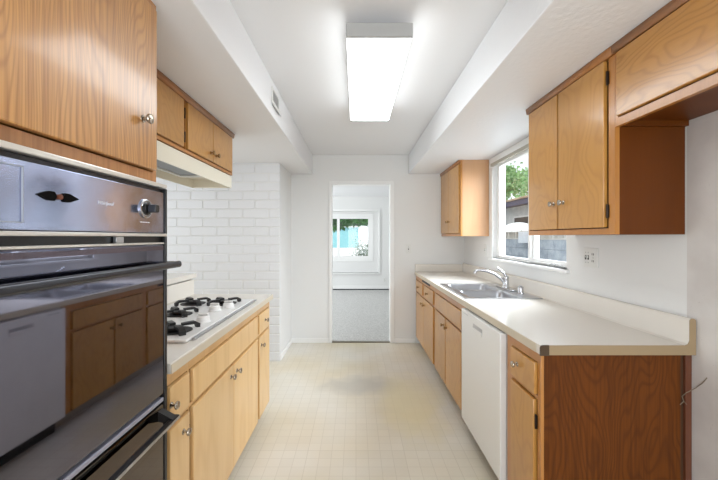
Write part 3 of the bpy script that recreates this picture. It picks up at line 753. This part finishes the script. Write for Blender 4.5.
# sink
r = thing('kitchen_sink', 'stainless steel double bowl sink set in the long counter', 'sink', (1.06, 2.77, 0.915))
RX0, RX1, RY0, RY1 = 0.79, 1.333, 2.39, 3.15
bowls = [(0.835, 1.195, 2.43, 2.745), (0.835, 1.195, 2.795, 3.11)]
mb = MB()
for a, c, v, w in cells(RY0, RY1, RX0, RX1, [(b[2], b[3], b[0], b[1]) for b in bowls]): mb.box(v, w, a, c, 0.9155, 0.921)
mb.box(RX0, RX1, RY0, RY0+0.008, 0.921, 0.9235).box(RX0, RX1, RY1-0.008, RY1, 0.921, 0.9235).box(RX0, RX0+0.008, RY0+0.008, RY1-0.008, 0.921, 0.9235)
mb.build('rim', M['steel'], r)
for b in bowls:
    mb = MB()
    def rr(x0, x1, y0, y1, z, rad, n=5):
        pts = []
        for cx, cy, a0 in ((x1-rad, y1-rad, 0), (x0+rad, y1-rad, PI/2), (x0+rad, y0+rad, PI), (x1-rad, y0+rad, 3*PI/2)):
            for k in range(n+1):
                a = a0 + k*PI/2/n; pts.append(Vector((cx+rad*math.cos(a), cy+rad*math.sin(a), z)))
        return mb.ring(pts)
    x0, x1, ya, yb = b
    rings = [rr(x0-0.012, x1+0.012, ya-0.012, yb+0.012, 0.9213, 0.03), rr(x0, x1, ya, yb, 0.9205, 0.045), rr(x0+0.006, x1-0.006, ya+0.006, yb-0.006, 0.90, 0.05), rr(x0+0.015, x1-0.015, ya+0.015, yb-0.015, 0.775, 0.06), rr(x0+0.05, x1-0.05, ya+0.05, yb-0.05, 0.757, 0.06), rr(x0+0.14, x1-0.14, ya+0.12, yb-0.12, 0.752, 0.03)]
    mb.skin(rings, cap=False); mb.b.faces.new(rings[-1])
    bw = mb.build('bowl', M['steel'], r)
    MB().lathe(((x0+x1)/2, (ya+yb)/2, 0.7535), (0, 0, 1), [(0.042, 0), (0.042, 0.002), (0.03, 0.003), (0.028, 0.001), (0.001, 0.001)], 22).build('drain', M['chrome'], bw)

# faucet
r = thing('faucet', 'chrome single lever faucet on the back deck of the sink', 'faucet', (1.275, 2.85, 0.9215))
MB().box(1.245, 1.305, 2.70, 2.99, 0.9217, 0.930, 0.006, 3).build('deck_plate', M['chrome'], r)
MB().lathe((1.275, 2.85, 0.9302), (0, 0, 1), [(0.029, 0), (0.029, 0.012), (0.025, 0.02), (0.024, 0.075), (0.026, 0.085), (0.020, 0.10), (0.001, 0.103)], 24).build('body', M['chrome'], r)
sp = [(1.262, 2.852, 0.975), (1.235, 2.86, 1.008), (1.19, 2.87, 1.042), (1.13, 2.885, 1.066), (1.07, 2.90, 1.075), (1.045, 2.905, 1.072), (1.035, 2.908, 1.058), (1.033, 2.908, 1.045)]
MB().tube(sp, [0.013, 0.0125, 0.012, 0.012, 0.0115, 0.0115, 0.012, 0.012], 14).build('spout', M['chrome'], r)
MB().tube([(1.275, 2.85, 1.028), (1.262, 2.855, 1.05), (1.235, 2.87, 1.08), (1.215, 2.88, 1.098)], [0.011, 0.009, 0.007, 0.008], 12).build('lever', M['chrome'], r)
r = thing('soap_dispenser', 'short chrome cylinder on the sink deck beside the faucet', 'soap dispenser', (1.27, 2.585, 0.9215))
MB().lathe((1.27, 2.585, 0.9213), (0, 0, 1), [(0.026, 0), (0.026, 0.006), (0.021, 0.010), (0.021, 0.05), (0.018, 0.056), (0.001, 0.057)], 22).build('body', M['chrome'], r)
MB().lathe((1.27, 2.585, 0.9785), (0, 0, 1), [(0.010, 0), (0.010, 0.006), (0.001, 0.007)], 14).build('cap', M['grayp'], r)

# right wall cabinets
grp = 'wall cabinets along the window wall'
cabinet('wall_cabinet', 'small two door wall cabinet in the corner by the end wall', 1, 1.097, 1.393, 3.51, 4.300, 1.368, ZS-0.002, [
    D(3.545, 3.937, 1.402, 2.13, (3.90, 1.535), gl=0.010), D(3.943, 4.275, 1.402, 2.13, (3.98, 1.535))], M['birch_frame'], M['birch'], grp, crown=True, knobmat='brass', end_mat=M['birch_lit'])
cabinet('wall_cabinet', 'tall two door wall cabinet with nickel knobs between window and refrigerator bay', 1, 1.097, 1.393, 1.4185, 2.127, 1.371, ZS-0.002, [
    D(1.467, 1.7985, 1.402, 2.13, (1.752, 1.54), [(1.455, 2.05), (1.455, 1.472)], gl=0.008), D(1.8085, 2.105, 1.402, 2.13, (1.838, 1.54), gl=0.004)], M['birch_frame'], M['birch'], grp, crown=True, end_mat=M['brown_ply'])
cabinet('wall_cabinet', 'shallow wavy grained cabinet hung over the empty refrigerator bay', 1, 1.097, 1.393, 0.52, 1.4175, 1.826, ZS-0.002, [
    D(0.555, 1.398, 1.863, 2.13, (0.62, 1.93))], M['birch_frame'], M['birch_wavy'], grp, crown=True, end_mat=M['brown_ply'], z_under=1.848)

# ------------------------------------------------------------------ ceiling light and register
r = thing('ceiling_light', 'long fluorescent ceiling light with a lit white diffuser', 'ceiling light', (0.11, 2.17, 2.29))
lx0, lx1, ly0, ly1 = -0.045, 0.265, 1.556, 2.71
MB().box(lx0+0.012, lx1-0.016, ly0+0.10, ly1-0.05, 2.358, ZC, 0.002).build('mounting_pan', M['grayp'], r)
for ya in (ly0, ly1-0.018): MB().box(lx0, lx1, ya, ya+0.018, 2.292, 2.357, 0.004).build('end_cap', plain('lamp_cap', (170, 170, 168), 0.5), r)
MB().box(lx0+0.001, lx1-0.001, ly0+0.0185, ly1-0.0185, 2.348, 2.3575).build('housing', M['trimw'], r)
MB().prism([(lx0+0.001, 2.347), (lx0+0.001, 2.305), (lx0+0.014, 2.294), (lx1-0.014, 2.294), (lx1-0.001, 2.305), (lx1-0.001, 2.347)], 'y', ly0+0.0187, ly1-0.0187).build('diffuser', M['lens'], r)

r = thing('air_register', 'white ceiling air register on the face of the soffit', 'vent', (-0.56, 2.32, 2.23))
mb = MB()
for a, c, v, w in cells(2.215, 2.42, 2.255, 2.36, [(2.235, 2.40, 2.272, 2.345)]): mb.box(-0.559, -0.553, a, c, v, w, 0.0015)
mb.build('frame', M['plastic'], r)
for k in range(5): MB().box(-0.5588, -0.5545, 2.236, 2.399, 2.276+k*0.014, 2.283+k*0.014).build('louver', M['grayp'], r)
MB().prism([(-0.5585, 2.252), (-0.545, 2.235), (-0.543, 2.237), (-0.555, 2.254)], 'y', 2.215, 2.44).build('damper_flap', M['trimw'], r)

# cobweb strands at the end panel
def strand(pts): return MB().tube(pts, 0.0014, 5)
mb = MB()
mb.tube([(1.34, 1.385, 0.667), (1.356, 1.386, 0.680), (1.350, 1.387, 0.700), (1.362, 1.383, 0.716), (1.386, 1.383, 0.728), (1.393, 1.37, 0.745), (1.393, 1.345, 0.775), (1.393, 1.33, 0.80)], 0.0014, 6)
mb.tube([(1.356, 1.386, 0.680), (1.366, 1.384, 0.668)], 0.0011, 6)
tag(mb.build('cobweb', M['web']), 'dusty cobweb strand bridging the brown end panel and the scuffed wall', 'cobweb')

# ------------------------------------------------------------------ outdoors
struct(MB().box(-40, 60, YL+0.5, 70, -0.25, -0.10).box(XR+0.2, 60, -5, YL+0.5, -0.25, -0.10).build('ground', M['yard']), 'pale paved ground outside')
# block fence with a pierced top course
r = thing('block_fence', 'gray concrete block fence with a pierced top course outside the kitchen window', 'fence', (4.06, 9, -0.1))
mb = MB(); mj = MB()
fx = 4.0
mj.box(fx+0.006, fx+0.15, 2, 16, -0.1, 1.30)
zz = -0.1; k = 0
while zz < 1.29:
    yy = 2 + (0.2 if k % 2 else 0)
    while yy < 16:
        mb.box(fx, fx+0.02, yy+0.005, yy+0.395, zz+0.005, zz+0.195, 0.003, 1); yy += 0.4
    zz += 0.2; k += 1
mj.build('mortar_core', M['cmuj'], r); mb.build('block_face', M['cmu'], r)
mb = MB(); yy = 2.0
while yy < 16:
    for a, c, v, w in cells(yy, yy+0.39, 1.302, 1.50, [(yy+0.03, yy+0.13, 1.33, 1.47), (yy+0.145, yy+0.245, 1.33, 1.47), (yy+0.26, yy+0.36, 1.33, 1.47)]): mb.box(fx, fx+0.14, a, c, v, w)
    yy += 0.4
mb.build('breeze_block', plain('breeze_block', (170, 168, 162), 0.9), r)
tag(MB().box(3.86, 3.997, 7.72, 7.98, 1.22, 1.48, 0.01).build('meter_box', plain('pale_metal', (186, 192, 198), 0.5)), 'pale meter box fixed to the block fence outside the kitchen window', 'meter box')
# added foliage that darkens the holes of the pierced course like shadow
mb = MB(); rnd = random.Random(2)
for k in range(7000):
    p = Vector((rnd.uniform(4.25, 4.75), rnd.uniform(3, 15), rnd.uniform(-0.05, 1.47)))
    if rnd.random() < 0.5: p.x = rnd.uniform(4.25, 4.35)
    u = Vector((rnd.gauss(0, 0.4), rnd.gauss(0, 1), rnd.gauss(0, 1))).normalized()*0.09; w = u.cross(Vector((1, rnd.gauss(0, 0.4), rnd.gauss(0, 0.4)))).normalized()*0.05
    mb.b.faces.new([mb.b.verts.new(x) for x in (p-u, p+w, p+u, p-w)])
tag(mb.build('shade_hedge', M['leaf_bush'], None, smooth=False), 'added green foliage that stands for the shadow behind the pierced block fence', 'shade_hedge', kind='stuff')
# umbrella
r = thing('patio_umbrella', 'white domed patio umbrella beyond the block fence', 'umbrella', (5.35, 11.0, -0.1))
MB().lathe((5.35, 11.0, -0.1), (0, 0, 1), [(0.25, 0), (0.25, 0.06), (0.03, 0.08), (0.025, 1.85)], 16).build('pole', M['grayp'], r)
MB().lathe((5.35, 11.0, 1.50), (0, 0, 1), [(0.62*a, h) for a, h in [(0.97, -0.04), (1.0, 0), (0.94, 0.10), (0.76, 0.20), (0.48, 0.29), (0.16, 0.335), (0.001, 0.34), (0.001, 0.31), (0.46, 0.27), (0.88, 0.08), (0.95, -0.04)]], 24).build('canopy', plain('white_canvas', (238, 240, 242), 0.8), r)
# neighbour house
r = thing('house', 'neighbouring white house with dark blue fascia and brown roof', 'house', (9.5, 12, -0.1))
MB().box(6.6, 13, 6, 22, -0.1, 2.62).build('house_wall', M['stucco'], r)
MB().box(5.98, 6.04, 5.4, 22.6, 2.55, 2.74).build('fascia', M['fascia'], r)
MB().prism([(6.05, 2.60), (6.05, 2.66), (6.58, 2.66), (6.58, 2.60)], 'y', 5.5, 22.5).build('eave_soffit', M['fascia'], r)
MB().prism([(5.93, 2.742), (5.93, 2.80), (9.8, 3.75), (13.6, 2.80), (13.6, 2.742)], 'y', 5.3, 22.7).build('roof', M['shingle'], r)
w_ = MB().box(6.55, 6.595, 12.5, 13.9, 1.75, 2.2).build('window', M['trimw'], r)
MB().box(6.54, 6.549, 12.56, 13.84, 1.81, 2.14).build('pane', M['slot'], w_)

def tree(name, label, cx, cy, zb, trunk_h, R, n, leaf, mat, squash=0.8, droop=0.0, group=None, cat='tree', seed=1, extra=()):
    rnd = random.Random(seed)
    r = thing(name, label, cat, (cx, cy, zb), group)
    mb = MB()
    mb.tube([(cx, cy, zb), (cx+0.05*R, cy, zb+trunk_h*0.5), (cx, cy+0.05*R, zb+trunk_h), (cx+0.05*R, cy, zb+trunk_h+R*0.5)], [0.09*R, 0.07*R, 0.055*R, 0.02*R], 9)
    top = Vector((cx, cy, zb+trunk_h))
    blobs = []
    for k in range(9):
        a = rnd.uniform(0, 2*PI); d = rnd.uniform(0.25, 0.7)*R; hh = rnd.uniform(-0.1, 0.95)*R*squash
        c = top + Vector((math.cos(a)*d, math.sin(a)*d, hh)); blobs.append((c, rnd.uniform(0.35, 0.6)*R))
        mb.tube([top - Vector((0, 0, 0.1*R)), top.lerp(c, 0.5)+Vector((0, 0, 0.05*R)), c], [0.04*R, 0.025*R, 0.01*R], 6)
    for ex, ey, ez, er in extra:
        c = Vector((ex, ey, ez)); blobs.append((c, er))
        mb.tube([top, top.lerp(c, 0.5)+Vector((0, 0, 0.3)), c], [0.04*R, 0.025*R, 0.01*R], 6)
    mb.build('trunk', M['bark'], r)
    mb = MB()
    for k in range(n):
        c, rad = blobs[k % len(blobs)]
        v = Vector((rnd.gauss(0, 1), rnd.gauss(0, 1), rnd.gauss(0, 1))).normalized() * rad * rnd.uniform(0.55, 1.05)
        v.z *= squash
        p = c + v
        u = Vector((rnd.gauss(0, 1), rnd.gauss(0, 1), rnd.gauss(0, 1)-droop)).normalized()
        w = u.cross(Vector((rnd.gauss(0, 1), rnd.gauss(0, 1), rnd.gauss(0, 1)))).normalized()
        L = leaf*rnd.uniform(0.7, 1.3); q = w*L*0.3; nn = u.cross(w)*L*0.08
        mb.b.faces.new([mb.b.verts.new(x) for x in (p-u*L*0.5, p+q+nn, p+u*L*0.5)])
        mb.b.faces.new([mb.b.verts.new(x) for x in (p-u*L*0.5, p+u*L*0.5, p-q+nn)])
    mb.build('crown', mat, r, smooth=False)
    return r
grp = None
tree('garden_tree', 'pale leafy tree rising behind the roof of the neighbouring house', 11.6, 27.5, -0.1, 4.4, 3.0, 3200, 0.32, M['leaf_light'], seed=3)
tree('garden_tree', 'second pale tree, farther along behind the roof of the neighbouring house', 18.6, 34.0, -0.1, 5.2, 3.2, 2600, 0.32, M['leaf_light'], seed=5)
tree('shade_tree', 'deep green shade tree hanging low outside the window of the carpeted room', -2.2, 15.0, -0.1, 2.9, 2.9, 14000, 0.24, M['leaf_deep'], squash=0.75, droop=0.6, seed=8,
     extra=[(-0.95, 14.6, 2.35, 0.95), (-0.25, 14.8, 2.55, 0.95), (0.45, 15.0, 2.6, 0.95), (0.1, 15.2, 2.5, 0.8), (1.2, 15, 2.7, 0.9)])
r = thing('building', 'turquoise building across the pale street seen through the doorway window', 'building', (-4, 48, -0.1))
MB().box(-12, 0.35, 46, 52, -0.1, 2.7).build('wall', M['turq'], r)
MB().box(-12.4, 0.7, 45.6, 52.4, 2.702, 2.95).build('roof', M['stucco'], r)
mb = MB()
rnd = random.Random(4)
b_ = thing('flowering_bush', 'small white flowering bush low in the window of the carpeted room', 'bush', (0.26, 12.2, -0.1))
for k in range(900):
    p = Vector((0.26, 12.2, 0.72)) + Vector((rnd.gauss(0, 0.17), rnd.gauss(0, 0.15), rnd.gauss(0, 0.24)))
    u = Vector((rnd.gauss(0, 1), rnd.gauss(0, 1), rnd.gauss(0, 1))).normalized(); w = u.orthogonal().normalized()
    mb.b.faces.new([mb.b.verts.new(x) for x in (p-u*0.04, p+w*0.018, p+u*0.04, p-w*0.018)])
mb.build('foliage', M['leaf_bush'], b_, smooth=False)
mb = MB()
for k in range(70):
    p = Vector((0.26, 12.2, 0.76)) + Vector((rnd.gauss(0, 0.15), rnd.gauss(0, 0.15), rnd.gauss(0, 0.2)))
    mb.lathe(p, (rnd.gauss(0, 1), -1, rnd.gauss(0, 1)), [(0.001, 0), (0.03, 0.012), (0.001, 0.014)], 6)
mb.build('flowers', M['petal'], b_)
mb = MB()
for k in range(7): mb.tube([(0.26, 12.2, -0.1), (0.26+rnd.gauss(0, 0.05), 12.2+rnd.gauss(0, 0.05), 0.3), (0.26+rnd.gauss(0, 0.1), 12.2+rnd.gauss(0, 0.1), 0.75)], [0.012, 0.01, 0.006], 5)
mb.build('stems', M['bark'], b_)
